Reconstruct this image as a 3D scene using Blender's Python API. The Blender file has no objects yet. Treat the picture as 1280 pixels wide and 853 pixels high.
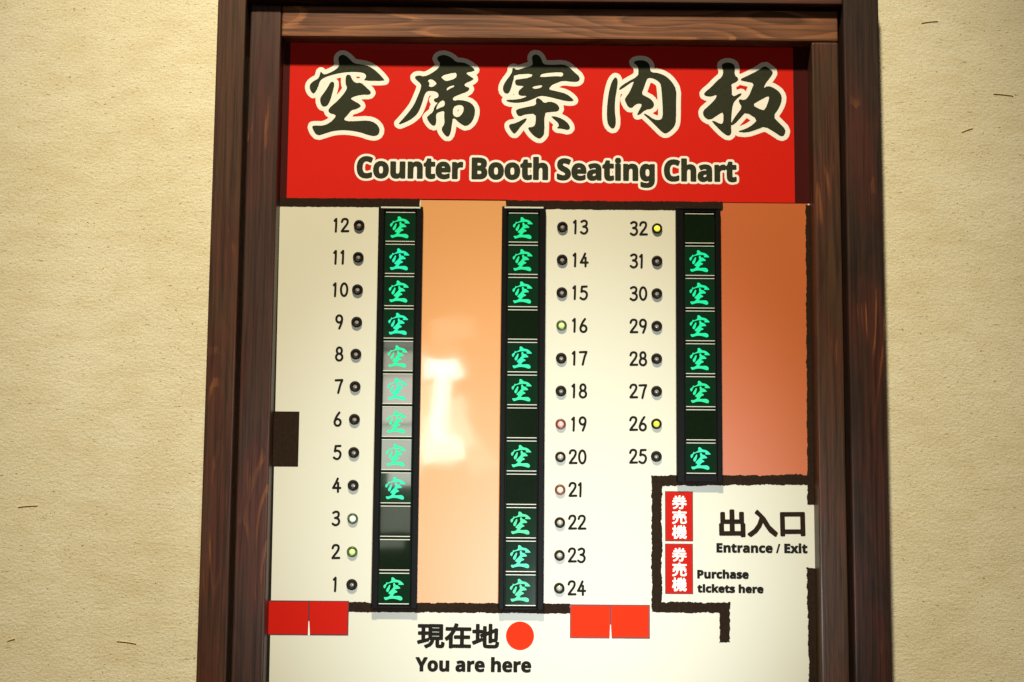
import bpy, math, random
import numpy as np
from mathutils import Vector, Matrix

random.seed(7)
S = bpy.context.scene
COL = S.collection

# ------------------------------------------------------------------ camera
F_PX, W_PX, H_PX, CAM_D = 1500.0, 1280.0, 853.0, 1.5
YAW, PITCH, ROLL = 0.00472, 0.09409, 0.00838
_cy, _sy, _cp, _sp = math.cos(YAW), math.sin(YAW), math.cos(PITCH), math.sin(PITCH)
FW = Vector((_sy*_cp, _cy*_cp, _sp)); _r = Vector((_cy, -_sy, 0)); _u = _r.cross(FW)
RT = _r*math.cos(ROLL) + _u*math.sin(ROLL)
UP = _u*math.cos(ROLL) - _r*math.sin(ROLL)
cam_d = bpy.data.cameras.new('camera'); cam = bpy.data.objects.new('camera', cam_d); COL.objects.link(cam)
cam_d.sensor_width = 36; cam_d.lens = F_PX/W_PX*36
cam_d.clip_start = 0.01; cam_d.clip_end = 50
cam.matrix_world = Matrix(((RT.x, UP.x, -FW.x, 0), (RT.y, UP.y, -FW.y, -CAM_D), (RT.z, UP.z, -FW.z, 0), (0, 0, 0, 1)))
S.camera = cam
cam_d.dof.use_dof = False

# ------------------------------------------------------------------ world, lamps, exposure
S.view_settings.view_transform = 'Standard'; S.view_settings.look = 'None'
S.view_settings.gamma = 1; S.view_settings.use_curve_mapping = False
S.view_settings.exposure = 0.0
wd = bpy.data.worlds.new('World'); S.world = wd; wd.use_nodes = True
wd.node_tree.nodes['Background'].inputs[0].default_value = (1.0, 0.74, 0.48, 1)
wd.node_tree.nodes['Background'].inputs[1].default_value = 0.024


def spot(name, loc, aim, power, col, radius, cone, blend):
    l = bpy.data.lights.new(name, 'SPOT'); l.energy = power; l.color = col
    l.shadow_soft_size = radius; l.spot_size = math.radians(cone); l.spot_blend = blend
    o = bpy.data.objects.new(name, l); COL.objects.link(o); o.location = loc
    o.rotation_euler = (Vector(aim)-Vector(loc)).to_track_quat('-Z', 'Y').to_euler()
    return o


# warm ceiling downlight above and in front of the board
spot('ceiling_lamp', (-0.20, -1.8, 3.0), (-0.04, 0, 0.09), 850, (1.0, 0.88, 0.65), 0.10, 38, 1.0)
# neutral lamp low behind the viewer, mirrored softly in the satin board
spot('room_lamp', (0.25, -1.9, -0.44), (0.05, 0, -0.12), 148, (0.84, 0.93, 1.0), 0.05, 27, 1.0)


def area(name, px0, px1, py0, py1, rad, col=(1, 1, 1), D=2.2, rot=0):
    """a bright opening of the room opposite the board, facing it"""
    a = R(px0, py0); b = R(px1, py1); k = 1 + D/CAM_D
    w = abs(b[0]-a[0])*k; h = abs(a[1]-b[1])*k
    l = bpy.data.lights.new(name, 'AREA'); l.shape = 'RECTANGLE'; l.size = w; l.size_y = h
    l.energy = rad*math.pi*w*h; l.color = col
    o = bpy.data.objects.new(name, l); COL.objects.link(o)
    o.location = ((a[0]+b[0])/2*k, -D, (a[1]+b[1])/2*k); o.rotation_euler = (math.radians(90), math.radians(rot), 0)


def R(px, py, depth=0.0):
    """point of the board plane (or a plane 'depth' metres in front of it) seen at a place of the photograph"""
    d = FW*F_PX + RT*(px-W_PX/2) - UP*(py-H_PX/2)
    t = (CAM_D-depth)/d.y
    return d.x*t, d.z*t


area('shop_window', 527, 576, 449, 471, 22)
area('shop_window', 541, 561, 471, 552, 19, (1, 1, .97), rot=1)
area('shop_window', 527, 541, 478, 516, 6, (1, .86, .58))
area('shop_window', 527, 541, 516, 552, 12, (1, .92, .75))
area('shop_window', 527, 577, 545, 577, 15, (1, .95, .88), rot=-10)
area('shop_window', 561, 590, 500, 560, 7, (1, .92, .82), rot=-18)
area('shop_window', 577, 612, 545, 590, 2.5, (1, .92, .78), rot=-28)
area('shop_window', 527, 577, 430, 445, 2.0, (1, .75, .4))
area('shop_window', 540, 590, 398, 426, 2.6, (1, .88, .66), rot=-10)
area('shop_window', 472, 524, 446, 480, 9, (1, .90, .74))
area('shop_window', 472, 524, 480, 525, 13, (1, .90, .76))
area('shop_window', 472, 524, 527, 602, 11, (.96, 1, .85))
area('shop_window', 472, 524, 425, 443, 4, (1, .93, .82))
area('shop_window', 474, 520, 630, 672, 2.6, (.95, 1, .8))


# ------------------------------------------------------------------ materials
def mat(name, color, rough=0.5, spec=0.5, coat=0.0, coat_rough=0.05, emit=None, es=0.0, metallic=0.0):
    m = bpy.data.materials.new(name); m.use_nodes = True
    b = m.node_tree.nodes['Principled BSDF']
    b.inputs['Base Color'].default_value = (*color, 1)
    b.inputs['Roughness'].default_value = rough
    b.inputs['Specular IOR Level'].default_value = spec
    b.inputs['Coat Weight'].default_value = coat
    b.inputs['Coat Roughness'].default_value = coat_rough
    b.inputs['Metallic'].default_value = metallic
    if emit:
        b.inputs['Emission Color'].default_value = (*emit, 1)
        b.inputs['Emission Strength'].default_value = es
    return m


def speckle(m, scale=900, amt=0.06, detail=2, wave=0.12):
    """fine unevenness of a printed film: slight colour grain and relief"""
    nt = m.node_tree; N = nt.nodes; L = nt.links; b = N['Principled BSDF']
    tc = N.new('ShaderNodeTexCoord'); n = N.new('ShaderNodeTexNoise'); n.inputs['Scale'].default_value = scale
    n.inputs['Detail'].default_value = detail
    L.new(tc.outputs['Object'], n.inputs['Vector'])
    mx = N.new('ShaderNodeMix'); mx.data_type = 'RGBA'; mx.blend_type = 'MULTIPLY'; mx.inputs[0].default_value = 1
    mr = N.new('ShaderNodeMapRange'); mr.inputs['To Min'].default_value = 1-amt; mr.inputs['To Max'].default_value = 1+amt
    L.new(n.outputs['Fac'], mr.inputs['Value'])
    mx.inputs[6].default_value = b.inputs['Base Color'].default_value[:]
    L.new(mr.outputs['Result'], mx.inputs[7]); L.new(mx.outputs[2], b.inputs['Base Color'])
    n2 = N.new('ShaderNodeTexNoise'); n2.inputs['Scale'].default_value = 14; n2.inputs['Detail'].default_value = 1
    L.new(tc.outputs['Object'], n2.inputs['Vector'])
    bp = N.new('ShaderNodeBump'); bp.inputs['Strength'].default_value = wave; bp.inputs['Distance'].default_value = 0.004
    L.new(n2.outputs['Fac'], bp.inputs['Height'])
    L.new(bp.outputs['Normal'], b.inputs['Coat Normal'])
    return m


M = {}
M['board'] = speckle(mat('board_film', (0.58, 0.56, 0.44), 0.45, 0.5, 0.0, 0.10), 700, 0.03)
M['red'] = speckle(mat('red_film', (0.55, 0.012, 0.005), 0.46, 0.10, 0.2, 0.10), 500, 0.08)
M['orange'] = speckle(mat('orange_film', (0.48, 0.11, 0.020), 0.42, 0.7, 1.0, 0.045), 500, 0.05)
M['peach'] = speckle(mat('peach_film', (0.62, 0.27, 0.07), 0.42, 0.8, 1.0, 0.055), 500, 0.06, 2, 0.09)  # orange film made paler for the brighter left area
M['label_red'] = speckle(mat('label_red', (0.46, 0.010, 0.004), 0.5, 0.04), 500, 0.06)
M['ink'] = speckle(mat('dark_ink', (0.014, 0.012, 0.009), 0.62, 0.03), 300, 0.3)
M['brush'] = speckle(mat('brush_ink', (0.020, 0.011, 0.006), 0.65, 0.04), 260, 0.5)
M['title_ink'] = speckle(mat('title_ink', (0.022, 0.026, 0.012), 0.55, 0.12), 260, 0.3)
M['halo'] = speckle(mat('cream_film', (0.80, 0.77, 0.68), 0.45, 0.4), 500, 0.04)
M['dot_red'] = speckle(mat('dot_red', (0.74, 0.028, 0.004), 0.5, 0.03), 500, 0.05)
M['maroon'] = mat('maroon_ink', (0.12, 0.008, 0.006), 0.5, 0.3)
M['edge_shade'] = mat('shade_maroon', (0.045, 0.004, 0.003), 0.5, 0.1)  # dark maroon for the shade painted at the header's ends
M['housing'] = speckle(mat('black_plastic', (0.0035, 0.0032, 0.0026), 0.5, 0.08), 400, 0.3)
M['window'] = speckle(mat('dark_acrylic', (0.004, 0.010, 0.004), 0.12, 0.12, 0.9, 0.04), 200, 0.3, 2, 0.02)
M['window_lit'] = speckle(mat('dark_acrylic_backlit', (0.004, 0.012, 0.005), 0.12, 0.12, 0.9, 0.04, emit=(0.0, 0.036, 0.013), es=0.35), 200, 0.3, 2, 0.02)
M['edge'] = mat('edge_glint', (0.52, 0.55, 0.44), 0.35, 0.8)  # pale colour stands in for glints along the tile edges
M['glyph_lit'] = mat('green_led_glow', (0.0, 0.25, 0.12), 0.4, 0.4, emit=(0.004, 0.80, 0.36), es=0.85)
M['bezel'] = mat('lamp_bezel', (0.008, 0.006, 0.004), 0.5, 0.15)
M['bolt'] = mat('bolt', (0.03, 0.02, 0.015), 0.4, 0.5)
M['straw'] = mat('straw', (0.56, 0.42, 0.22), 0.8, 0.1)
M['pale_strip'] = mat('pale_edge', (0.75, 0.63, 0.40), 0.8, 0.1)


def lens(name, c, e=0.0):
    return mat(name, c, 0.28, 0.6, 0.5, 0.1, emit=c, es=e)


M['lens_off'] = lens('lens_off', (0.24, 0.20, 0.15))
M['lens_pale'] = lens('lens_pale', (0.48, 0.44, 0.34))  # unlit lens with the glare painted in as a paler colour
M['lens_yellow'] = lens('lens_yellow', (0.80, 0.70, 0.04), 1.1)
M['lens_olive'] = lens('lens_olive', (0.62, 0.60, 0.03), 0.9)
M['lens_green'] = lens('lens_green', (0.45, 0.62, 0.16), 0.75)
M['lens_white'] = lens('lens_white', (0.70, 0.85, 0.62), 0.75)
M['lens_pink'] = lens('lens_pink', (0.80, 0.33, 0.27), 0.75)
M['lens_peach'] = lens('lens_peach', (0.80, 0.50, 0.32), 0.75)
M['bez_green'] = mat('bezel_green', (0.03, 0.06, 0.008), 0.35)
M['bez_red'] = mat('bezel_red', (0.12, 0.018, 0.012), 0.35)


def plaster():
    m = bpy.data.materials.new('plaster'); m.use_nodes = True; nt = m.node_tree; N = nt.nodes; L = nt.links
    b = N['Principled BSDF']; b.inputs['Roughness'].default_value = 0.9; b.inputs['Specular IOR Level'].default_value = 0.15
    tc = N.new('ShaderNodeTexCoord')

    def noise(scale, detail, rough=0.5, stretch=None):
        n = N.new('ShaderNodeTexNoise'); n.inputs['Scale'].default_value = scale; n.inputs['Detail'].default_value = detail
        n.inputs['Roughness'].default_value = rough
        if stretch:
            mp = N.new('ShaderNodeMapping'); mp.inputs['Scale'].default_value = stretch
            L.new(tc.outputs['Object'], mp.inputs['Vector']); L.new(mp.outputs['Vector'], n.inputs['Vector'])
        else:
            L.new(tc.outputs['Object'], n.inputs['Vector'])
        return n

    def ramp(src, p0, c0, p1, c1):
        r = N.new('ShaderNodeValToRGB'); e = r.color_ramp.elements
        e[0].position = p0; e[0].color = (*c0, 1); e[1].position = p1; e[1].color = (*c1, 1)
        L.new(src, r.inputs['Fac']); return r

    def mul(a, c):
        x = N.new('ShaderNodeMix'); x.data_type = 'RGBA'; x.blend_type = 'MULTIPLY'; x.inputs[0].default_value = 1
        L.new(a, x.inputs[6]); L.new(c, x.inputs[7]); return x.outputs[2]
    big = ramp(noise(5, 4).outputs['Fac'], 0.3, (0.74, 0.67, 0.455), 0.7, (0.80, 0.74, 0.54))
    fine = ramp(noise(420, 5, 0.7).outputs['Fac'], 0.34, (0.80, 0.78, 0.74), 0.52, (1.0, 1.0, 1.0))
    pits = ramp(noise(190, 3, 0.6, (1, 1, 2.2)).outputs['Fac'], 0.285, (0.50, 0.42, 0.30), 0.345, (1, 1, 1))
    fib = ramp(noise(95, 2, 0.5, (0.45, 1, 3.4)).outputs['Fac'], 0.24, (0.62, 0.50, 0.32), 0.29, (1, 1, 1))
    mott = ramp(noise(38, 4, 0.6, (0.6, 1, 1.4)).outputs['Fac'], 0.34, (0.93, 0.90, 0.84), 0.60, (1.0, 1.0, 1.0))
    c = mul(mul(mul(mul(big.outputs['Color'], mott.outputs['Color']), fine.outputs['Color']), pits.outputs['Color']), fib.outputs['Color'])
    L.new(c, b.inputs['Base Color'])
    n1 = noise(240, 6, 0.68, (0.75, 1, 1.2)); n2 = noise(13, 4, 0.6, (0.6, 1, 1.3))
    pit2 = N.new('ShaderNodeMath'); pit2.operation = 'MULTIPLY_ADD'; pit2.inputs[1].default_value = 0.5
    L.new(pits.outputs['Color'], pit2.inputs[0]); L.new(n1.outputs['Fac'], pit2.inputs[2])
    ad = N.new('ShaderNodeMath'); ad.operation = 'MULTIPLY_ADD'; ad.inputs[1].default_value = 1.2
    L.new(n2.outputs['Fac'], ad.inputs[0]); L.new(pit2.outputs[0], ad.inputs[2])
    bp = N.new('ShaderNodeBump'); bp.inputs['Strength'].default_value = 0.55; bp.inputs['Distance'].default_value = 0.0017
    L.new(ad.outputs[0], bp.inputs['Height']); L.new(bp.outputs['Normal'], b.inputs['Normal'])
    return m


M['wall'] = plaster()


def wood(name, axis, seed, base, light, red, fig=0.30):
    """dark stained timber, grain along the given axis"""
    m = bpy.data.materials.new(name); m.use_nodes = True; nt = m.node_tree; N = nt.nodes; L = nt.links
    b = N['Principled BSDF']; b.inputs['Specular IOR Level'].default_value = 0.30
    b.inputs['Coat Weight'].default_value = 0.12; b.inputs['Coat Roughness'].default_value = 0.22
    tc = N.new('ShaderNodeTexCoord')

    def mapped(s_long, s_cross, off):
        mp = N.new('ShaderNodeMapping'); mp.inputs['Location'].default_value = (seed*3.1+off, seed*1.7, seed*5.3-off)
        sc = [s_cross]*3; sc[axis] = s_long; mp.inputs['Scale'].default_value = sc
        L.new(tc.outputs['Object'], mp.inputs['Vector']); return mp

    def noise(s_long, s_cross, off, detail=3, dist=0.0):
        n = N.new('ShaderNodeTexNoise'); n.inputs['Scale'].default_value = 1; n.inputs['Detail'].default_value = detail
        n.inputs['Distortion'].default_value = dist
        L.new(mapped(s_long, s_cross, off).outputs['Vector'], n.inputs['Vector']); return n
    grain = noise(7, 260, 0, 5, 0.4); fine = noise(30, 900, 4, 3); patch = noise(6, 20, 9, 3, 0.6); flow = noise(2.6, 15, 15, 1, 0.25)

    def math_(op, a, b_):
        x = N.new('ShaderNodeMath'); x.operation = op
        for k, q in enumerate((a, b_)):
            if isinstance(q, (int, float)): x.inputs[k].default_value = q
            else: L.new(q, x.inputs[k])
        return x.outputs[0]
    # nested growth-ring figure: contour bands of a slowly varying field, roughened by the grain
    ring = math_('FRACT', math_('ADD', math_('MULTIPLY', flow.outputs['Fac'], 15.0), math_('MULTIPLY', grain.outputs['Fac'], 0.30)), 0.0)
    rr = N.new('ShaderNodeValToRGB'); e = rr.color_ramp.elements
    e[0].position = 0.0; e[0].color = (*[c*0.55 for c in base], 1); e[1].position = 1.0; e[1].color = (*[c*0.50 for c in base], 1)
    e[0].color = (*[c*(1-.45*fig) for c in base], 1); e[1].color = (*[c*(1-.5*fig) for c in base], 1)
    for p_, k_ in ((0.12, 1-.25*fig), (0.55, 1+.15*fig), (0.80, 1+.45*fig), (0.93, 1.0)):
        x = e.new(p_); x.color = (*[c*k_ for c in base], 1)
    L.new(ring, rr.inputs['Fac'])

    def blend(a, col, src, lo, hi, amt):
        mr = N.new('ShaderNodeMapRange'); mr.inputs['From Min'].default_value = lo; mr.inputs['From Max'].default_value = hi
        mr.inputs['To Max'].default_value = amt; L.new(src, mr.inputs['Value'])
        x = N.new('ShaderNodeMix'); x.data_type = 'RGBA'; L.new(mr.outputs[0], x.inputs[0]); L.new(a, x.inputs[6])
        x.inputs[7].default_value = (*col, 1); return x.outputs[2]
    c = blend(rr.outputs['Color'], red, patch.outputs['Fac'], 0.46, 0.64, 0.6)
    edge_ = math_('MULTIPLY', math_('GREATER_THAN', ring, 0.68), math_('LESS_THAN', ring, 0.90))
    c = blend(c, light, math_('MULTIPLY', edge_, patch.outputs['Fac']), 0.62-.12*fig, 0.72-.06*fig, 0.25+.6*fig)
    c = blend(c, [k*1.9 for k in base], grain.outputs['Fac'], 0.50, 0.30, 0.45)
    c = blend(c, [k*0.35 for k in base], grain.outputs['Fac'], 0.50, 0.68, 0.75)
    c = blend(c, [k*0.30 for k in base], fine.outputs['Fac'], 0.58, 0.75, 0.7)
    L.new(c, b.inputs['Base Color'])
    mr = N.new('ShaderNodeMapRange'); mr.inputs['To Min'].default_value = 0.34; mr.inputs['To Max'].default_value = 0.6
    L.new(fine.outputs['Fac'], mr.inputs['Value']); L.new(mr.outputs[0], b.inputs['Roughness'])
    bp = N.new('ShaderNodeBump'); bp.inputs['Strength'].default_value = 0.45; bp.inputs['Distance'].default_value = 0.0008
    L.new(grain.outputs['Fac'], bp.inputs['Height']); L.new(bp.outputs['Normal'], b.inputs['Normal'])
    return m


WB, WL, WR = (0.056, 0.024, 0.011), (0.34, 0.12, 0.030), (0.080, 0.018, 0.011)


# ------------------------------------------------------------------ object helpers
def link(name, me, m=None, parent=None):
    o = bpy.data.objects.new(name, me); COL.objects.link(o)
    if m: me.materials.append(m)
    if parent: o.parent = parent
    return o


def thing(name, label, cat, loc=(0, 0, 0), group=None):
    o = bpy.data.objects.new(name, None); COL.objects.link(o); o.location = loc
    o.empty_display_size = 0.02
    o['label'] = label; o['category'] = cat
    if group: o['group'] = group
    return o


def local(parent):
    return parent.location if parent else Vector((0, 0, 0))


def box_mesh(name, x0, x1, y0, y1, z0, z1, bev=0.0, seg=2, sink=0):
    """box; the front is at y0 (towards the viewer)"""
    import bmesh
    bm = bmesh.new(); bmesh.ops.create_cube(bm, size=1)
    for v in bm.verts:
        v.co = Vector(((x0+x1)/2+v.co.x*(x1-x0), (y0+y1)/2+v.co.y*(y1-y0), (z0+z1)/2+v.co.z*(z1-z0)))
    if bev: bmesh.ops.bevel(bm, geom=bm.edges[:], offset=bev, segments=seg, affect='EDGES', profile=0.6)
    me = bpy.data.meshes.new(name); bm.to_mesh(me); bm.free()
    if bev:
        for p in me.polygons: p.use_smooth = False
    return me


def box(name, x0, x1, y0, y1, z0, z1, m, parent=None, bev=0.0, seg=2):
    L = local(parent)
    return link(name, box_mesh(name, x0-L.x, x1-L.x, y0-L.y, y1-L.y, z0-L.z, z1-L.z, bev, seg), m, parent)


def sheet(name, pts, y, m, parent):
    L = local(parent)
    me = bpy.data.meshes.new(name)
    me.from_pydata([(p[0]-L.x, y-L.y, p[1]-L.z) for p in pts], [], [list(range(len(pts)))])
    o = link(name, me, m, parent)
    fix_front(me); return o


def fix_front(me):
    me.update()
    if len(me.polygons) and me.polygons[0].normal.y > 0: me.flip_normals()


# ---- distance-field shapes: loops and strokes on a fine grid, turned into clean flat meshes
class Field:
    def __init__(s, x0, x1, z0, z1, h):
        s.h = h; s.x = np.arange(x0, x1+h, h); s.z = np.arange(z0, z1+h, h)
        s.d = np.full((len(s.z), len(s.x)), 1.0)

    def win(s, x0, x1, z0, z1, pad):
        i0, i1 = np.searchsorted(s.x, [x0-pad, x1+pad]); j0, j1 = np.searchsorted(s.z, [z0-pad, z1+pad])
        return slice(j0, j1+1), slice(i0, i1+1)

    def seg(s, a, b, X, Z):
        ax, az = a; bx, bz = b; dx, dz = bx-ax, bz-az; q = dx*dx+dz*dz+1e-18
        t = np.clip(((X-ax)*dx+(Z-az)*dz)/q, 0, 1)
        return np.hypot(X-ax-t*dx, Z-az-t*dz)

    def stroke(s, pts, r, pad=0.006):
        p = np.array(pts); sl = s.win(p[:, 0].min(), p[:, 0].max(), p[:, 1].min(), p[:, 1].max(), pad)
        X, Z = np.meshgrid(s.x[sl[1]], s.z[sl[0]]); d = np.full(X.shape, 1.0)
        rr = r if hasattr(r, '__len__') else [r]*len(pts)
        for k in range(len(pts)-1): d = np.minimum(d, s.seg(pts[k], pts[k+1], X, Z)-(rr[k]+rr[k+1])/2)
        s.d[sl] = np.minimum(s.d[sl], d)

    def loops(s, loops, pad=0.008, subtract=False):
        """even-odd signed distance of a set of closed loops"""
        dist = np.full(s.d.shape, 1.0); ins = np.zeros(s.d.shape, bool)
        for lp in loops:
            p = np.array(lp); sl = s.win(p[:, 0].min(), p[:, 0].max(), p[:, 1].min(), p[:, 1].max(), pad)
            X, Z = np.meshgrid(s.x[sl[1]], s.z[sl[0]]); d = np.full(X.shape, 1.0); c = np.zeros(X.shape, bool)
            for k in range(len(p)):
                a, b = p[k-1], p[k]
                d = np.minimum(d, s.seg(a, b, X, Z))
                if a[1] != b[1]:
                    cr = ((a[1] > Z) != (b[1] > Z)) & (X < (b[0]-a[0])*(Z-a[1])/(b[1]-a[1])+a[0]); c ^= cr
            dist[sl] = np.minimum(dist[sl], d); ins[sl] ^= c
        sd = np.where(ins, -dist, dist)
        s.d = np.maximum(s.d, -sd) if subtract else np.minimum(s.d, sd)

    def mesh(s, name, y, m, parent, off=0.0, rough=0.0, rs=1.0, kind=None):
        d = s.d-off
        if rough:
            rng = np.random.default_rng(abs(hash(name)) % 999 if False else len(s.x)*7+len(s.z))
            n = np.zeros(d.shape)
            for step, a in ((2, .35), (5, .45), (14, .5)):
                step = max(1, int(step*rs))
                g = rng.normal(0, 1, (d.shape[0]//step+3, d.shape[1]//step+3))
                jj = np.arange(d.shape[0])/step; ii = np.arange(d.shape[1])/step
                j0 = jj.astype(int); i0 = ii.astype(int); fj = (jj-j0)[:, None]; fi = (ii-i0)[None, :]
                n += a*((g[j0][:, i0]*(1-fj)+g[j0+1][:, i0]*fj)*(1-fi)+(g[j0][:, i0+1]*(1-fj)+g[j0+1][:, i0+1]*fj)*fi)
            d = d+n*rough
        L = local(parent); V = []; Fc = []; idx = {}
        inside = d < 0
        nz, nx = d.shape

        def vert(key, x, z):
            if key not in idx: idx[key] = len(V); V.append((x-L.x, y-L.y, z-L.z))
            return idx[key]
        a = inside[:-1, :-1]; b = inside[:-1, 1:]; c = inside[1:, 1:]; e = inside[1:, :-1]
        full = a & b & c & e; some = (a | b | c | e) & ~full
        for j in range(nz-1):
            row = full[j]
            if row.any():
                ch = np.flatnonzero(np.diff(np.concatenate(([0], row.astype(int), [0]))))
                for i0, i1 in zip(ch[::2], ch[1::2]):
                    Fc.append([vert((i0, j), s.x[i0], s.z[j]), vert((i1, j), s.x[i1], s.z[j]),
                               vert((i1, j+1), s.x[i1], s.z[j+1]), vert((i0, j+1), s.x[i0], s.z[j+1])])
        for j, i in zip(*np.nonzero(some)):
            cn = [(i, j), (i+1, j), (i+1, j+1), (i, j+1)]; f = []
            for k in range(4):
                p, q = cn[k], cn[(k+1) % 4]; dp, dq = d[p[1], p[0]], d[q[1], q[0]]
                if dp < 0: f.append(vert(p, s.x[p[0]], s.z[p[1]]))
                if (dp < 0) != (dq < 0):
                    t = dp/(dp-dq); key = ('e',)+tuple(sorted((p, q)))
                    f.append(vert(key, s.x[p[0]]+t*(s.x[q[0]]-s.x[p[0]]), s.z[p[1]]+t*(s.z[q[1]]-s.z[p[1]])))
            if len(f) > 2: Fc.append(f)
        me = bpy.data.meshes.new(name); me.from_pydata(V, [], Fc)
        o = link(name, me, m, parent); fix_front(me); return o


def smooth(pts, closed, n=1):
    """corner cutting"""
    for _ in range(n):
        q = []; N_ = len(pts)
        rng = range(N_) if closed else range(N_-1)
        if not closed: q.append(pts[0])
        for k in rng:
            a, b = pts[k], pts[(k+1) % N_]
            q.append((a[0]*.75+b[0]*.25, a[1]*.75+b[1]*.25)); q.append((a[0]*.25+b[0]*.75, a[1]*.25+b[1]*.75))
        if not closed: q.append(pts[-1])
        pts = q
    return pts


def sans_bold(t):
    return ''.join(chr(0x1D5D4+ord(c)-65) if 'A' <= c <= 'Z' else chr(0x1D5EE+ord(c)-97) if 'a' <= c <= 'z' else c for c in t)


def text_loops(body):
    body = sans_bold(body)
    """outline loops of a line of type"""
    c = bpy.data.curves.new('type', 'FONT'); c.body = body; c.fill_mode = 'NONE'; c.resolution_u = 3
    o = bpy.data.objects.new('type', c); COL.objects.link(o); bpy.context.view_layer.update()
    dg = bpy.context.evaluated_depsgraph_get(); me = o.evaluated_get(dg).to_mesh()
    co = [(v.co.x, v.co.y) for v in me.vertices]; adj = {}
    for e in me.edges:
        a, b = e.vertices; adj.setdefault(a, []).append(b); adj.setdefault(b, []).append(a)
    seen = set(); out = []
    for st in adj:
        if st in seen: continue
        lp = [st]; seen.add(st); cur = st
        while True:
            nx = [k for k in adj[cur] if k not in seen]
            if not nx: break
            cur = nx[0]; seen.add(cur); lp.append(cur)
        out.append([co[k] for k in lp])
    o.evaluated_get(dg).to_mesh_clear(); bpy.data.objects.remove(o); bpy.data.curves.remove(c)
    return out


def type_field(body, pa, pb, ptop, h=0.0004, bold=0.0, ref=None, extra=0.008):
    """type set on the board from baseline start pa to baseline end pb; ptop: photograph height of the cap line at the start.
    bold is how far each stroke is thickened"""
    A = Vector(R(*pa)); B = Vector(R(*pb)); T = Vector(R(pa[0], ptop))
    lp = text_loops(body); allp = np.array([p for l in lp for p in l])
    if ref:  # cap height measured on one letter
        rp = np.array([p for l in text_loops(ref) for p in l]); y0, y1 = rp[:, 1].min(), rp[:, 1].max()
    else:
        y0, y1 = allp[:, 1].min(), allp[:, 1].max()
    x0, x1 = allp[:, 0].min(), allp[:, 0].max()
    ln = (B-A).length-2*bold; sx = ln/(x1-x0); hh = (T-A).length-2*bold; sy = hh/(y1-y0)
    dr = (B-A).normalized(); up = Vector((-dr.y, dr.x))
    out = []
    for l in lp:
        q = []
        for p in l:
            w = A+dr*(bold+(p[0]-x0)*sx)+up*(bold+(p[1]-y0)*sy); q.append((w.x, w.y))
        out.append(q)
    ap = np.array([p for l in out for p in l])
    f = Field(ap[:, 0].min()-extra, ap[:, 0].max()+extra, ap[:, 1].min()-extra, ap[:, 1].max()+extra, h)
    f.loops(out, pad=extra); f.bold = bold
    return f


# ------------------------------------------------------------------ the wall
WALL_Y = 0.012
wall_me = bpy.data.meshes.new('wall')
wall_me.from_pydata([(-2.2, WALL_Y, -1.5), (2.2, WALL_Y, -1.5), (2.2, WALL_Y, 1.9), (-2.2, WALL_Y, 1.9)], [], [(0, 1, 2, 3)])
wall = link('wall', wall_me, M['wall']); wall['kind'] = 'structure'; fix_front(wall_me)


def straw(px, py, ln, ang, w=0.0016):
    x, z = R(px, py, -WALL_Y); import bmesh
    n = 6; V = []; F = []
    for k in range(n+1):
        t = k/n; s = (t-.5)*ln; ww = w*(1-abs(2*t-1)**2.2)+0.0002; bend = 0.02*ln*math.sin(t*3.0)
        cx = x+s*math.cos(ang)-bend*math.sin(ang); cz = z+s*math.sin(ang)+bend*math.cos(ang)
        nx, nz = -math.sin(ang)*ww/2, math.cos(ang)*ww/2
        V += [(cx-nx, WALL_Y-.0002, cz-nz), (cx, WALL_Y-.0011, cz), (cx+nx, WALL_Y-.0002, cz+nz)]
        if k:
            b = 3*k; F += [(b-3, b-2, b+1, b), (b-2, b-1, b+2, b+1)]
    me = bpy.data.meshes.new('straw_fibre'); me.from_pydata(V, [], F); link('straw_fibre', me, M['straw'], wall)


for a in ((35, 633, .024, .08), (158, 803, .024, -.12), (1162, 28, .022, .12), (1254, 119, .026, -.10), (1209, 163, .015, .35), (14, 800, .010, .3)):
    straw(*a)

# ------------------------------------------------------------------ the timber frame
D_OUT, D_IN = 0.035, 0.0235
frame = thing('wooden_frame', 'dark brown stepped wooden frame fixed to the plaster wall around the seating chart', 'frame', (0.04, 0, 0))
zt_in = R(690, 49, D_IN)[1]; zt_out_in = R(690, 12, D_IN)[1]
OUTL = (R(258.5, 426, D_OUT)[0]); OUTR = (R(1107, 426, D_OUT)[0])
OL2 = R(295, 426, D_OUT)[0]; OR2 = R(1061.5, 426, D_OUT)[0]
INL = R(340.5, 426, D_IN)[0]; INR = R(1020.5, 426, D_IN)[0]
zo = R(690, 2, D_OUT)[1]          # lower edge of the outer top beam
ZB = -0.47; ZTOP = zo+0.05


def beam(name, x0, x1, z0, z1, front, axis, seed, bev, base=WB, light=WL, red=WR, fig=0.30):
    m = wood('stained_wood_%d' % seed, axis, seed, base, light, red, fig)
    return box(name, x0, x1, -front, WALL_Y, z0, z1, m, frame, bev, 3)


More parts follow.
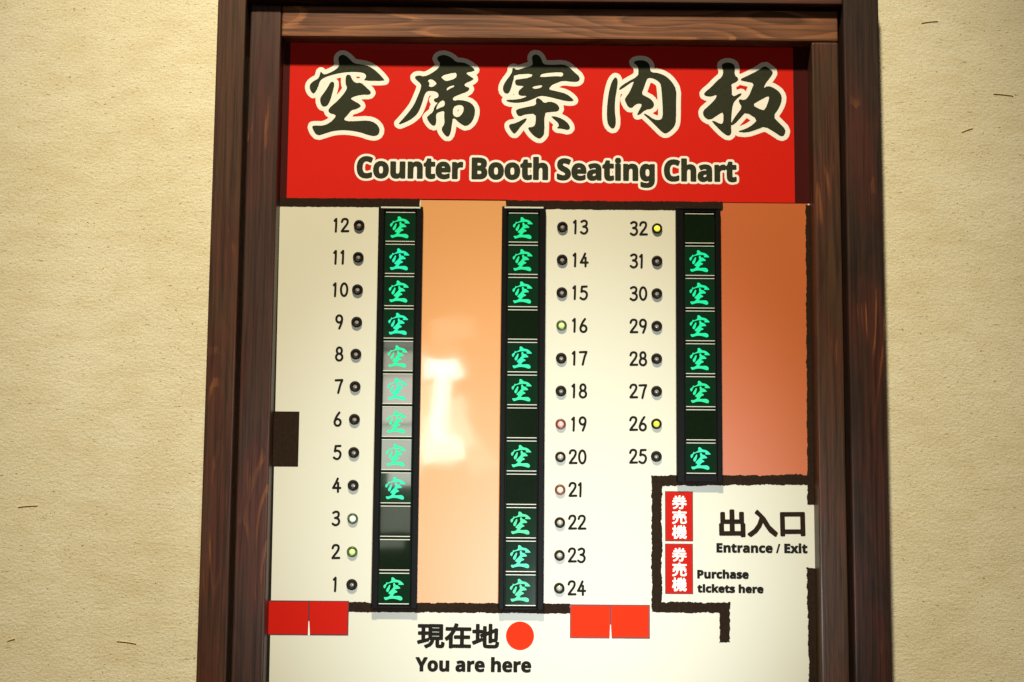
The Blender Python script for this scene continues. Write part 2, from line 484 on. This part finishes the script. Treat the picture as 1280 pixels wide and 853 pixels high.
beam('outer_post', OUTL, OL2, ZB, ZTOP, D_OUT, 2, 1, 0.0022)
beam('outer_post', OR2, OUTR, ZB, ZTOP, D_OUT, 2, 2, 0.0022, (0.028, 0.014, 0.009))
beam('outer_beam', OL2+.0004, OR2-.0004, zo, ZTOP-.001, D_OUT-.001, 0, 3, 0.0022)
g = 0.0035   # shadow groove between outer and inner timbers
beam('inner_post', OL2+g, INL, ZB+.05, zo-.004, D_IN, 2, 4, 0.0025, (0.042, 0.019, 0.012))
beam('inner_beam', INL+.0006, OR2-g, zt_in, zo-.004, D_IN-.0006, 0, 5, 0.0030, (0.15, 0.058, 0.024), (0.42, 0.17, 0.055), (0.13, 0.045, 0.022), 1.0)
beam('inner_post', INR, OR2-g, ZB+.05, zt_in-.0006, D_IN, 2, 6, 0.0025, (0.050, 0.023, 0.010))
beam('outer_beam', OL2+.0004, OR2-.0004, ZB, ZB+.046, D_OUT-.001, 0, 7, 0.0022)
# thin pale strips where the timber meets the plaster
for x0, x1 in ((OUTL-.0022, OUTL-.0001), (OUTR+.0001, OUTR+.0020)):
    box('pale_edge_strip', x0, x1, WALL_Y-.005, WALL_Y+.002, ZB, ZTOP, M['pale_strip'], frame, .0007, 1)

# ------------------------------------------------------------------ the board
board = thing('seating_chart_board', 'red, cream and orange seating chart board with brush-written title, inside the wooden frame', 'seating chart', (0.04, 0, 0))
PX0, PX1 = INL-0.0005, INR+0.0005
box('panel', PX0, PX1, 0.0, WALL_Y-.001, ZB+.048, zt_in+.004, M['board'], board)
Y1, Y2, Y3, Y4 = -0.00008, -0.00016, -0.00024, -0.00032


def rect(name, px0, py0, px1, py1, y, m, parent=board):
    """upright rectangle whose sides are averaged from its corners in the photograph"""
    a, b, c, d = R(px0, py0), R(px1, py0), R(px1, py1), R(px0, py1)
    x0 = (a[0]+d[0])/2; x1 = (b[0]+c[0])/2; z1 = (a[1]+b[1])/2; z0 = (c[1]+d[1])/2
    return sheet(name, [(x0, z0), (x1, z0), (x1, z1), (x0, z1)], y, m, parent)


def quad(name, pts, y, m, parent=board):
    return sheet(name, [R(*p) for p in pts], y, m, parent)


xr = R(992.5, 170)[0]; ztop = zt_in+.003
hb = (R(350, 249)[1]+R(1000, 254.5)[1])/2
sheet('header_band', [(PX0+.009, hb), (xr, hb), (xr, ztop), (PX0+.009, ztop)], Y1, M['red'], board)
sheet('edge_shade_strip', [(xr, hb), (PX1, hb), (PX1, ztop), (xr, ztop)], Y1, M['edge_shade'], board)  # shading beside the right post, painted as a dark strip
sheet('edge_shade_strip', [(PX0, hb), (PX0+.009, hb), (PX0+.009, ztop), (PX0, ztop)], Y1, M['edge_shade'], board)  # gap shade continued up the header's left end, painted dark
# orange floor areas
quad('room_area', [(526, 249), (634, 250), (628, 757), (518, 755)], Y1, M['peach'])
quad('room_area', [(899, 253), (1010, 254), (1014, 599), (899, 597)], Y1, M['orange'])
quad('edge_shade_strip', [(336, 255), (350, 255), (336.5, 853), (325, 853)], Y1, M['ink'])  # shadow in the gap by the left post, painted as a black wedge


def brush(pts, r, rough=0.0007, name='wall_line', y=Y2):
    p = [R(*q) for q in pts]; xs = [q[0] for q in p]; zs = [q[1] for q in p]; e = r+.006
    f = Field(min(xs)-e, max(xs)+e, min(zs)-e, max(zs)+e, 0.0005)
    for k in range(len(p)-1):   # flat-ended brush stroke: box distance along the segment
        a, b = Vector(p[k]), Vector(p[k+1]); dr = (b-a).normalized(); X, Z = np.meshgrid(f.x, f.z)
        u = (X-a.x)*dr.x+(Z-a.y)*dr.y; v = -(X-a.x)*dr.y+(Z-a.y)*dr.x; ln = (b-a).length
        f.d = np.minimum(f.d, np.maximum(np.maximum(-u-r, u-ln-r), np.abs(v)-r))
    o = f.mesh(name, y, M['brush'], board, rough=rough, rs=1.2); return o


brush([(352, 253), (519, 254)], .0056, .0004)
brush([(638, 256), (898, 258)], .0057, .0005)
brush([(441, 759), (707, 761)], .0060, .0007)
brush([(1014, 600), (821, 601), (821, 759), (906, 760), (906, 797)], .0063, .0009)
brush([(1013, 262), (1015.5, 625)], .0062, .0007, y=Y3)
brush([(1016.5, 718), (1019.5, 870)], .0078, .0009)
quad('edge_shade_strip', [(1017.5, 255), (1032, 255), (1036, 853), (1021.5, 853)], Y1, M['ink'])  # dark strip painted for the shade along the right post
rect('entry_mark', 330, 514.5, 373.5, 583.5, Y2, M['brush'])

# red shop-curtain marks: two leaves each with a slit
for (x0, x1, xm, y0, y1) in ((330, 435, 386, 751.5, 793.5), (713, 811.5, 763, 756.5, 797.5)):
    t = thing('curtain_mark', '', '') if False else None
    rect('curtain_outline', x0-.5, y0-.5, x1+.8, y1+.8, Y3, M['maroon'])
    rect('curtain_leaf', x0+.7, y0+.9, xm-1.0, y1-.8, Y4, M['dot_red'] if x0 > 600 else M['label_red'])
    rect('curtain_leaf', xm+1.0, y0+.9, x1-.8, y1-.8, Y4, M['dot_red'] if x0 > 600 else M['label_red'])
    quad('curtain_slit', [(xm-.3, (y0+y1)/2+4), (xm+.6, (y0+y1)/2+4), (xm+1.4, y1+1), (xm-1.0, y1+1)], Y4-.00008, M['halo'])

# you-are-here dot
cx, cz = R(650, 795); f = Field(cx-.03, cx+.03, cz-.03, cz+.03, .0005)
X, Z = np.meshgrid(f.x, f.z); f.d = np.hypot(X-cx, Z-cz)-.0172
f.mesh('location_dot', Y3, M['dot_red'], board)

# ---- brush-written title, traced stroke by stroke
TITLE = [
 ((370, 60), [[(150, 388), (125, 365), (112, 330), (120, 300), (150, 275), (185, 258), (198, 232), (205, 196), (218, 212), (240, 226), (310, 196), (350, 166),
    (362, 140), (350, 88), (370, 62), (400, 58), (440, 85), (480, 130), (540, 138), (600, 150), (650, 180), (700, 225), (728, 258), (740, 277), (560, 274),
    (580, 255), (587, 228), (560, 206), (480, 200), (400, 205), (320, 220), (240, 245), (200, 272), (184, 330)],
   [(305, 280), (322, 300), (305, 370), (285, 440), (260, 485), (225, 492), (205, 465), (200, 420), (230, 380), (265, 330), (285, 290)],
   [(430, 222), (455, 230), (470, 272), (500, 295), (540, 290), (580, 325), (628, 370), (612, 392), (560, 390), (500, 400), (450, 422), (480, 442), (532, 470),
    (542, 490), (500, 512), (460, 520), (430, 560), (396, 594), (420, 612), (500, 612), (600, 605), (660, 625), (698, 670), (692, 718), (660, 737), (610, 730),
    (540, 705), (460, 690), (380, 685), (300, 695), (240, 715), (182, 733), (150, 700), (132, 652), (160, 648), (230, 650), (290, 620), (330, 577), (330, 557),
    (280, 546), (268, 520), (290, 490), (350, 440), (410, 370), (428, 330), (412, 300), (415, 240)]], []),
 ((484, 56), [[(415, 110), (440, 90), (480, 85), (540, 110), (570, 145), (640, 150), (690, 175), (732, 210), (720, 222), (650, 235), (690, 265), (724, 285),
    (700, 302), (650, 322), (640, 345), (690, 362), (670, 392), (610, 412), (545, 440), (550, 470), (600, 460), (680, 475), (722, 510), (735, 560), (712, 640),
    (660, 684), (610, 660), (548, 602), (540, 660), (528, 740), (505, 774), (468, 740), (450, 700), (480, 660), (474, 600), (478, 550), (430, 562), (405, 580),
    (410, 640), (398, 680), (365, 668), (328, 612), (345, 590), (385, 560), (392, 520), (425, 480), (400, 482), (383, 455), (430, 440), (425, 400), (380, 385),
    (330, 388), (310, 420), (290, 490), (262, 560), (235, 595), (180, 635), (82, 674), (140, 610), (190, 550), (225, 500), (255, 430), (280, 370), (285, 330),
    (235, 287), (230, 266), (265, 256), (310, 268), (370, 240), (425, 200), (445, 160), (420, 130)]],
   [[(335, 298), (370, 285), (412, 318), (408, 334), (372, 357), (343, 347), (355, 325)], [(440, 262), (565, 230), (582, 248), (572, 282), (505, 304), (478, 302)],
    [(493, 388), (500, 356), (555, 336), (562, 350), (522, 368)], [(548, 520), (600, 499), (640, 515), (634, 568), (592, 610), (546, 592)],
    [(402, 548), (428, 482), (476, 458), (482, 512), (440, 526)]]),
 ((612, 56), [[(205, 195), (225, 215), (300, 190), (360, 174), (356, 135), (352, 105), (370, 82), (405, 85), (430, 115), (445, 165), (520, 170), (610, 165),
    (660, 185), (700, 225), (752, 270), (745, 307), (700, 312), (610, 300), (560, 320), (520, 335), (498, 362), (495, 375), (560, 390), (640, 410), (690, 450),
    (702, 472), (640, 472), (560, 452), (480, 432), (420, 425), (360, 455), (300, 477), (220, 487), (150, 477), (136, 460), (200, 460), (270, 450), (320, 427),
    (245, 427), (238, 390), (270, 360), (290, 345), (220, 342), (210, 305), (225, 292), (208, 270), (195, 300), (178, 370), (155, 412), (120, 402), (108, 360),
    (130, 310), (170, 260), (190, 225), (188, 200)],
   [(222, 540), (310, 520), (390, 505), (384, 460), (400, 443), (430, 460), (455, 490), (500, 473), (560, 492), (584, 530), (570, 557), (500, 562), (455, 570),
    (457, 740), (440, 768), (415, 787), (370, 762), (330, 717), (318, 690), (370, 685), (385, 650), (385, 575), (300, 580), (245, 602), (220, 567)],
   [(163, 665), (220, 655), (312, 606), (302, 640), (260, 680), (230, 722), (205, 747), (180, 717), (163, 690)],
   [(510, 596), (570, 603), (640, 640), (674, 690), (655, 714), (610, 702), (555, 697), (580, 680), (570, 650), (530, 617)]],
   [[(203, 250), (362, 241), (345, 275), (220, 293), (200, 292)], [(440, 240), (600, 227), (617, 246), (602, 269), (560, 262), (430, 273), (418, 262)],
    [(348, 352), (442, 334), (432, 360), (370, 372)]]),
 ((742, 60), [[(165, 260), (185, 243), (202, 270), (195, 340), (180, 420), (175, 520), (187, 620), (175, 670), (150, 674), (120, 640), (110, 580), (113, 480),
    (125, 380), (145, 300)],
   [(330, 125), (350, 108), (400, 103), (440, 113), (467, 140), (470, 180), (480, 205), (540, 210), (600, 235), (650, 280), (690, 350), (687, 450), (687, 600),
    (677, 650), (640, 692), (600, 717), (570, 702), (520, 652), (470, 602), (410, 548), (440, 553), (500, 597), (550, 605), (577, 580), (575, 480), (565, 340),
    (555, 290), (500, 255), (455, 250), (440, 270), (420, 330), (398, 387), (440, 408), (480, 430), (507, 470), (490, 507), (430, 517), (385, 557), (360, 562),
    (375, 530), (407, 470), (370, 463), (340, 480), (320, 502), (290, 497), (260, 440), (263, 420), (300, 370), (326, 310), (340, 270), (230, 347), (210, 352),
    (222, 325), (280, 286), (370, 237), (375, 190), (365, 150)]], []),
 ((866, 64), [[(245, 108), (290, 93), (340, 108), (352, 140), (346, 200), (382, 230), (370, 255), (318, 278), (325, 300), (325, 388), (402, 348), (407, 364),
    (362, 402), (334, 440), (322, 520), (318, 620), (322, 690), (295, 710), (250, 682), (200, 632), (155, 583), (180, 583), (230, 610), (255, 600), (255, 508),
    (220, 525), (140, 580), (90, 547), (83, 500), (130, 460), (190, 400), (203, 362), (150, 382), (98, 374), (93, 350), (150, 305), (200, 250), (245, 215),
    (255, 170), (240, 130)],
   [(400, 232), (450, 210), (540, 165), (600, 123), (640, 150), (670, 178), (650, 215), (606, 270), (588, 312), (625, 290), (680, 310), (730, 350), (744, 400),
    (722, 470), (668, 548), (720, 600), (774, 655), (764, 702), (735, 714), (690, 682), (600, 628), (540, 652), (450, 682), (364, 672), (440, 650), (500, 615),
    (540, 570), (440, 508), (400, 555), (345, 612), (314, 622), (325, 590), (365, 530), (412, 470), (383, 425), (386, 400), (430, 412), (465, 380), (490, 320),
    (512, 268), (440, 255), (402, 246)]], [[(492, 450), (560, 410), (632, 372), (637, 400), (602, 492), (570, 492)]]),
]


def title_field(entry, conv, h, pad=0.010):
    org, solids, holes = entry
    S_ = [smooth([conv(org, q) for q in lp], True, 1) for lp in solids]
    H_ = [smooth([conv(org, q) for q in lp], True, 1) for lp in holes]
    ap = np.array([q for l in S_ for q in l])
    f = Field(ap[:, 0].min()-pad, ap[:, 0].max()+pad, ap[:, 1].min()-pad, ap[:, 1].max()+pad, h)
    for l in S_: f.loops([l], pad=pad)
    for l in H_: f.loops([l], pad=pad, subtract=True)
    return f


K = 128/853.0
for e in TITLE:
    f = title_field(e, lambda o, q: R(o[0]+q[0]*K, o[1]+q[1]*K), 0.0005)
    ol = f.mesh('title_character_outline', Y2, M['halo'], board, off=.0060)
    f.mesh('title_character', Y3, M['title_ink'], board, off=0.0001)

f = type_field('Counter Booth Seating Chart', (445.5, 223), (921, 228), 195.5, .0004, .00125, ref='H')
f.mesh('subtitle_outline', Y2, M['halo'], board, off=.00125+.0029)
f.mesh('subtitle_lettering', Y3, M['title_ink'], board, off=.00125)

TYPES = [
    ('location_characters', '現在地', (521, 810.5), (624, 812), 778.5, .0012, None, 'ink'),
    ('location_lettering', 'You are here', (519, 839.5), (664, 841), 821.5, .0007, 'Y', 'ink'),
    ('entrance_characters', '出入口', (899, 672), (1007, 671.5), 637, .0016, None, 'brush'),
    ('entrance_lettering', 'Entrance / Exit', (895.5, 691), (1009.5, 692), 679, .0006, 'E', 'ink'),
    ('ticket_lettering', 'Purchase', (871.5, 723.5), (936, 724), 712.5, .0006, 'P', 'ink'),
    ('ticket_lettering', 'tickets here', (871.5, 741), (954.5, 742), 730, .0006, 'h', 'ink'),
]
for nm, body, a, b, top, bold, ref, mk in TYPES:
    type_field(body, a, b, top, .00033, bold, ref, .004).mesh(nm, Y3, M[mk], board, off=bold)

for (y0, y1) in ((615, 676), (680.5, 742)):
    rect('ticket_machine_outline', 831.3, y0-.7, 866.3, y1+.9, Y2, M['maroon'])
    rect('ticket_machine_mark', 832.3, y0+.3, 865.2, y1-.2, Y3, M['label_red'])
    for k, ch in enumerate('券売機'):
        yb = y0+3+(k+1)*18.6
        type_field(ch, (840, yb), (858.5, yb+.2), yb-17.3, .0003, .0005, None, .003).mesh('ticket_machine_character', Y4, M['halo'], board, off=.0005)


# ---- seat numbers, pen-drawn figures
def arc(cx, cy, rx, ry, a0, a1, n=18):
    return [(cx+rx*math.cos(math.radians(a0+(a1-a0)*k/n)), cy+ry*math.sin(math.radians(a0+(a1-a0)*k/n))) for k in range(n+1)]


DIG = {
    '0': [arc(5, 9, 3.9, 7.8, -90, 270)],
    '1': [[(3.4, 3.4), (5.4, 1.2), (5.4, 9), (5.1, 17)]],
    '2': [smooth([(1.2, 4.8), (2.2, 1.8), (5, .8), (8.2, 1.8), (8.6, 5.4), (6.6, 9.4), (3.6, 13), (1.3, 16.6)], False, 2)+[(9.4, 16.4)]],
    '3': [smooth([(1.5, 2.4), (4.5, .6), (8, 1.8), (8.2, 5.4), (6.5, 7.8), (3.8, 8.4)], False, 2),
          smooth([(3.8, 8.4), (7.4, 9), (9.2, 12.5), (7.4, 16.4), (4, 17.5), (1, 15.4)], False, 2)],
    '4': [[(6.4, 1.2), (4, 6.8), (1, 12.4), (9.6, 12.4)], [(7.0, 6.4), (6.9, 17)]],
    '5': [[(8.6, 1.2), (2.9, 1.5), (2.1, 7.8)], smooth([(2.1, 7.8), (5, 6.6), (8.6, 8.6), (9.2, 12.5), (7, 16.8), (3.8, 17.4), (1, 15.4)], False, 2)],
    '6': [smooth([(6.9, .9), (3.5, 5.6), (1.3, 11.8)], False, 2), arc(5, 12.9, 3.7, 4.1, 0, 360)],
    '7': [[(1, 1.7), (9, 1.3), (6.6, 7.6), (4.4, 17)]],
    '8': [arc(5, 4.8, 3.1, 3.9, 0, 360), arc(5, 12.8, 3.9, 4.2, 0, 360)],
    '9': [arc(4.9, 5.3, 3.6, 4.4, 0, 360), smooth([(8.5, 5.4), (8.0, 10), (5.2, 17)], False, 1)],
}


def number(txt, px, py, adv=12.0):
    """figures whose left edge and middle stand at the given place"""
    x0, z0 = R(px, py); k = 0.00102
    f = Field(x0-.005, x0+.014*len(txt)+.003, z0-.015, z0+.015, .0004); x = 0
    for ch in txt:
        w = 7.2 if ch == '1' else 10.2; ox = x-(2.2 if ch == '1' else 0)
        jit = random.uniform(-.15, .15)
        for st in DIG[ch]: f.stroke([(x0+(ox+p[0])*k, z0-(p[1]-9+jit)*k) for p in st], .00142)
        x += w+1.3+(0.5 if ch == '1' else 0)
    f.mesh('seat_number', Y3, M['ink'], board)


LEDS = {}
for n, x, y, tx in ((12, 449, 282, 417), (11, 448, 322, 416.5), (10, 447, 362.5, 416), (9, 446, 403, 419), (8, 445, 443, 419), (7, 444, 483.5, 418.5),
                    (6, 443.2, 524.5, 417), (5, 442.4, 566, 416.5), (4, 441.6, 607, 415.5), (3, 441, 648.5, 415), (2, 440.4, 690, 414.5), (1, 440, 731, 416)):
    LEDS[n] = (x, y, tx)
for k, n in enumerate(range(13, 25)):
    LEDS[n] = (703-.36*k, 284.5+41.0*k-(0.3 if k < 6 else 0), (716.2 if n < 20 else 713.5)-.36*k)
for k, n in enumerate(range(32, 24, -1)):
    LEDS[n] = (821.2-.12*k, 286+40.7*k, 787.5-.15*k)
STATE = {32: ('lens_yellow', 'bezel', 'lit yellow seat lamp'), 26: ('lens_olive', 'bezel', 'lit yellow seat lamp'), 16: ('lens_green', 'bez_green', 'lit yellow-green seat lamp'),
         19: ('lens_pink', 'bez_red', 'lit pinkish red seat lamp'), 21: ('lens_peach', 'bez_red', 'lit pale orange seat lamp'), 3: ('lens_white', 'bez_green', 'lit whitish green seat lamp'),
         2: ('lens_green', 'bez_green', 'lit yellow-green seat lamp')}


def lathe(name, prof, seg=28):
    """ring profile (radius, height towards the viewer) about the y axis"""
    V = []; F = []
    for r, hgt in prof:
        for k in range(seg):
            a = 2*math.pi*k/seg; V.append((r*math.cos(a), -hgt, r*math.sin(a)))
    for i in range(len(prof)-1):
        for k in range(seg):
            k2 = (k+1) % seg; F.append((i*seg+k, i*seg+k2, (i+1)*seg+k2, (i+1)*seg+k))
    F.append([(len(prof)-1)*seg+k for k in range(seg)])
    me = bpy.data.meshes.new(name); me.from_pydata(V, [], F)
    for p in me.polygons: p.use_smooth = True
    import bmesh
    bm = bmesh.new(); bm.from_mesh(me); bmesh.ops.recalc_face_normals(bm, faces=bm.faces); bm.to_mesh(me); bm.free()
    return me


bez_off = lathe('bezel_thick', [(.0068, 0), (.0068, .0018), (.0063, .0028), (.0054, .0032), (.0038, .0029), (.0031, .0020), (.0029, .0006)])
lens_off_me = lathe('lens_small', [(.0030, .0004), (.0028, .0010), (.0022, .0014), (.0012, .0016), (.0004, .0017)])
bez_me = lathe('bezel', [(.0066, 0), (.0066, .0018), (.0061, .0028), (.0052, .0031), (.0044, .0028), (.0040, .0020), (.0039, .0006)])
lens_me = lathe('lens', [(.0039, .0004), (.0037, .0016), (.0030, .0025), (.0018, .0031), (.0006, .0033)])
cache = {}


def shared(base, mk):
    if (base.name, mk) not in cache:
        c = base.copy(); c.materials.clear(); c.materials.append(M[mk]); cache[(base.name, mk)] = c
    return cache[(base.name, mk)]


for n, (x, y, tx) in LEDS.items():
    number(str(n), tx, y-.3)
    lm, bm_, lab = STATE.get(n, ('lens_pale' if n in (20, 22, 23, 24) else 'lens_off', 'bezel', None))
    wx, wz = R(x, y)
    b = bpy.data.objects.new('seat_lamp', shared(bez_me if lab or lm == 'lens_pale' else bez_off, bm_)); COL.objects.link(b); b.parent = board
    b.location = (wx-board.location.x, -.0002-board.location.y, wz-board.location.z)
    if lab: b['label'] = lab
    l = bpy.data.objects.new('lens', shared(lens_me if lab or lm == 'lens_pale' else lens_off_me, lm)); COL.objects.link(l); l.parent = b

# ------------------------------------------------------------------ the three seat indicator strips
DS = 0.0085      # how far the strips stand proud of the board
TW, TH, PITCHZ = 0.0372, 0.0385, 0.0


def tile_edge_mesh(w, h, which):
    t = .0011  # thin pale bar added for the bright glint on a tile edge
    return box_mesh('rail', -w/2, w/2, -.0009, .0012, (h/2-t if which else -h/2), (h/2 if which else -h/2+t), .0003, 1)


GLY = title_field(TITLE[0], lambda o, q: ((q[0]-425)*K*.001*.245*1.08, (400-q[1])*K*.001*.272), .00022, .002)
gl_probe = None


def strip(label, corners, n, tx0, tx1, rows, unlit):
    """corners: photograph places of the housing's front face; rows: tile centre heights"""
    (ax, ay), (bx, by), (cx_, cy_), (dx, dy) = corners
    p = [R(*c, DS) for c in corners]
    x0 = (p[0][0]+p[3][0])/2; x1 = (p[1][0]+p[2][0])/2; z1 = (p[0][1]+p[1][1])/2; z0 = (p[2][1]+p[3][1])/2
    t = thing('indicator_strip', label, 'seat indicator', ((x0+x1)/2, 0, z0), 'black seat indicator strips screwed onto the board')
    # housing: a tray with raised side walls and end caps
    yb = -.0014
    q0 = R(tx0[0], rows[0], DS)[0]; q0b = R(tx0[1], rows[-1], DS)[0]; tl = (q0+q0b)/2
    q1 = R(tx1[0], rows[0], DS)[0]; q1b = R(tx1[1], rows[-1], DS)[0]; tr = (q1+q1b)/2
    zc = [R((tx0[0]+tx1[0])/2, r, DS-.002)[1] for r in rows]
    zt = zc[0]+.0205; zb = zc[-1]-.0205
    box('back_plate', x0+.002, x1-.002, -.0040, yb, z0+.002, z1-.002, M['housing'], t)
    box('side_wall', x0, tl-.0012, -DS, yb, z0, z1, M['housing'], t, .0012, 2)
    box('side_wall', tr+.0012, x1, -DS, yb, z0, z1, M['housing'], t, .0012, 2)
    box('end_cap', tl-.0014, tr+.0014, -DS+.0004, yb, zt, z1-.0002, M['housing'], t, .0010, 2)
    box('end_cap', tl-.0014, tr+.0014, -DS+.0004, yb, z0+.0002, zb, M['housing'], t, .0010, 2)
    box('top_lip', x0+.003, x1-.003, -DS-.0006, -DS+.0006, z1-.0030, z1-.0008, M['edge'] if n != 8 else M['housing'], t, .0003, 1)
    tw = tr-tl
    for k in range(n):
        pitch = (zc[0]-zc[-1])/(n-1); zk = zc[0]-pitch*k; th = pitch-.0022
        if ('tile', n) not in cache:
            cache[('tile', n)] = box_mesh('tile', -tw/2, tw/2, 0, .004, -th/2, th/2, .0007, 2); cache[('tile', n)].materials.append(M['window'])
            for w_ in (0, 1):
                cache[('rail', w_, n)] = tile_edge_mesh(tw-.001, th-.0006, w_); cache[('rail', w_, n)].materials.append(M['edge'])
            lit = cache[('tile', n)].copy(); lit.materials.clear(); lit.materials.append(M['window_lit']); cache[('tile_lit', n)] = lit
        o = bpy.data.objects.new('indicator_tile', cache[('tile' if k in unlit else 'tile_lit', n)]); COL.objects.link(o); o.parent = t
        o.location = ((tl+tr)/2-t.location.x, -.0062+random.uniform(-.0002, .0002), zk-t.location.z)
        tilt = random.gauss(0, .004); o.rotation_euler = (random.gauss(0, .004), 0, tilt)
        for w_ in (0, 1):
            e = bpy.data.objects.new('glint_rail', cache[('rail', w_, n)]); COL.objects.link(e); e.parent = o
        if k not in unlit:
            global gl_probe
            if gl_probe is None:
                g_ = GLY.mesh('lit_character', 0, M['glyph_lit'], None, off=.00012); gl_probe = g_.data
                bpy.data.objects.remove(g_)
            v_ = random.choice((0, 0, 1, 2))
            if ('gl', v_) not in cache:
                g2 = gl_probe.copy(); g2.materials.clear()
                g2.materials.append(mat('green_led_glow', (0.0, 0.2, 0.1), 0.4, 0.4, emit=((0.004, 0.80, 0.31), (0.003, 0.80, 0.25), (0.006, 0.74, 0.40))[v_], es=(0.86, 0.78, 0.92)[v_]))
                cache[('gl', v_)] = g2
            c = bpy.data.objects.new('lit_character', cache[('gl', v_)]); COL.objects.link(c); c.parent = o
            c.location = (-.0006, -.00035, -.0004)
        else:
            o['label'] = 'unlit dark tile'
    return t


ROW1 = [284, 324, 365, 405, 447, 487, 528, 569, 610, 652, 693, 736]
ROW2 = [285, 325, 365, 406, 447, 488, 529, 570, 611, 653, 695, 738]
ROW3 = [286, 328, 369, 409, 450, 491, 532, 573]
strip('leftmost long black indicator strip, beside seats 1 to 12, two neighbouring tiles unlit',
      [(472, 257.5), (528, 258.5), (521.5, 762), (465, 761)], 12, (481, 473.5), (519, 512), ROW1, (9, 10))
strip('middle long black indicator strip, beside seats 13 to 24, three separate tiles unlit',
      [(628, 258), (682.5, 258), (679.5, 763.5), (622.5, 763)], 12, (636, 630.5), (674, 669.5), ROW2, (3, 6, 8))
strip('short black indicator strip of eight tiles, rightmost, beside seats 25 to 32',
      [(845, 259), (901.5, 259.5), (903, 603.5), (846.5, 602.5)], 8, (857, 857), (894, 895), ROW3, (0, 6))
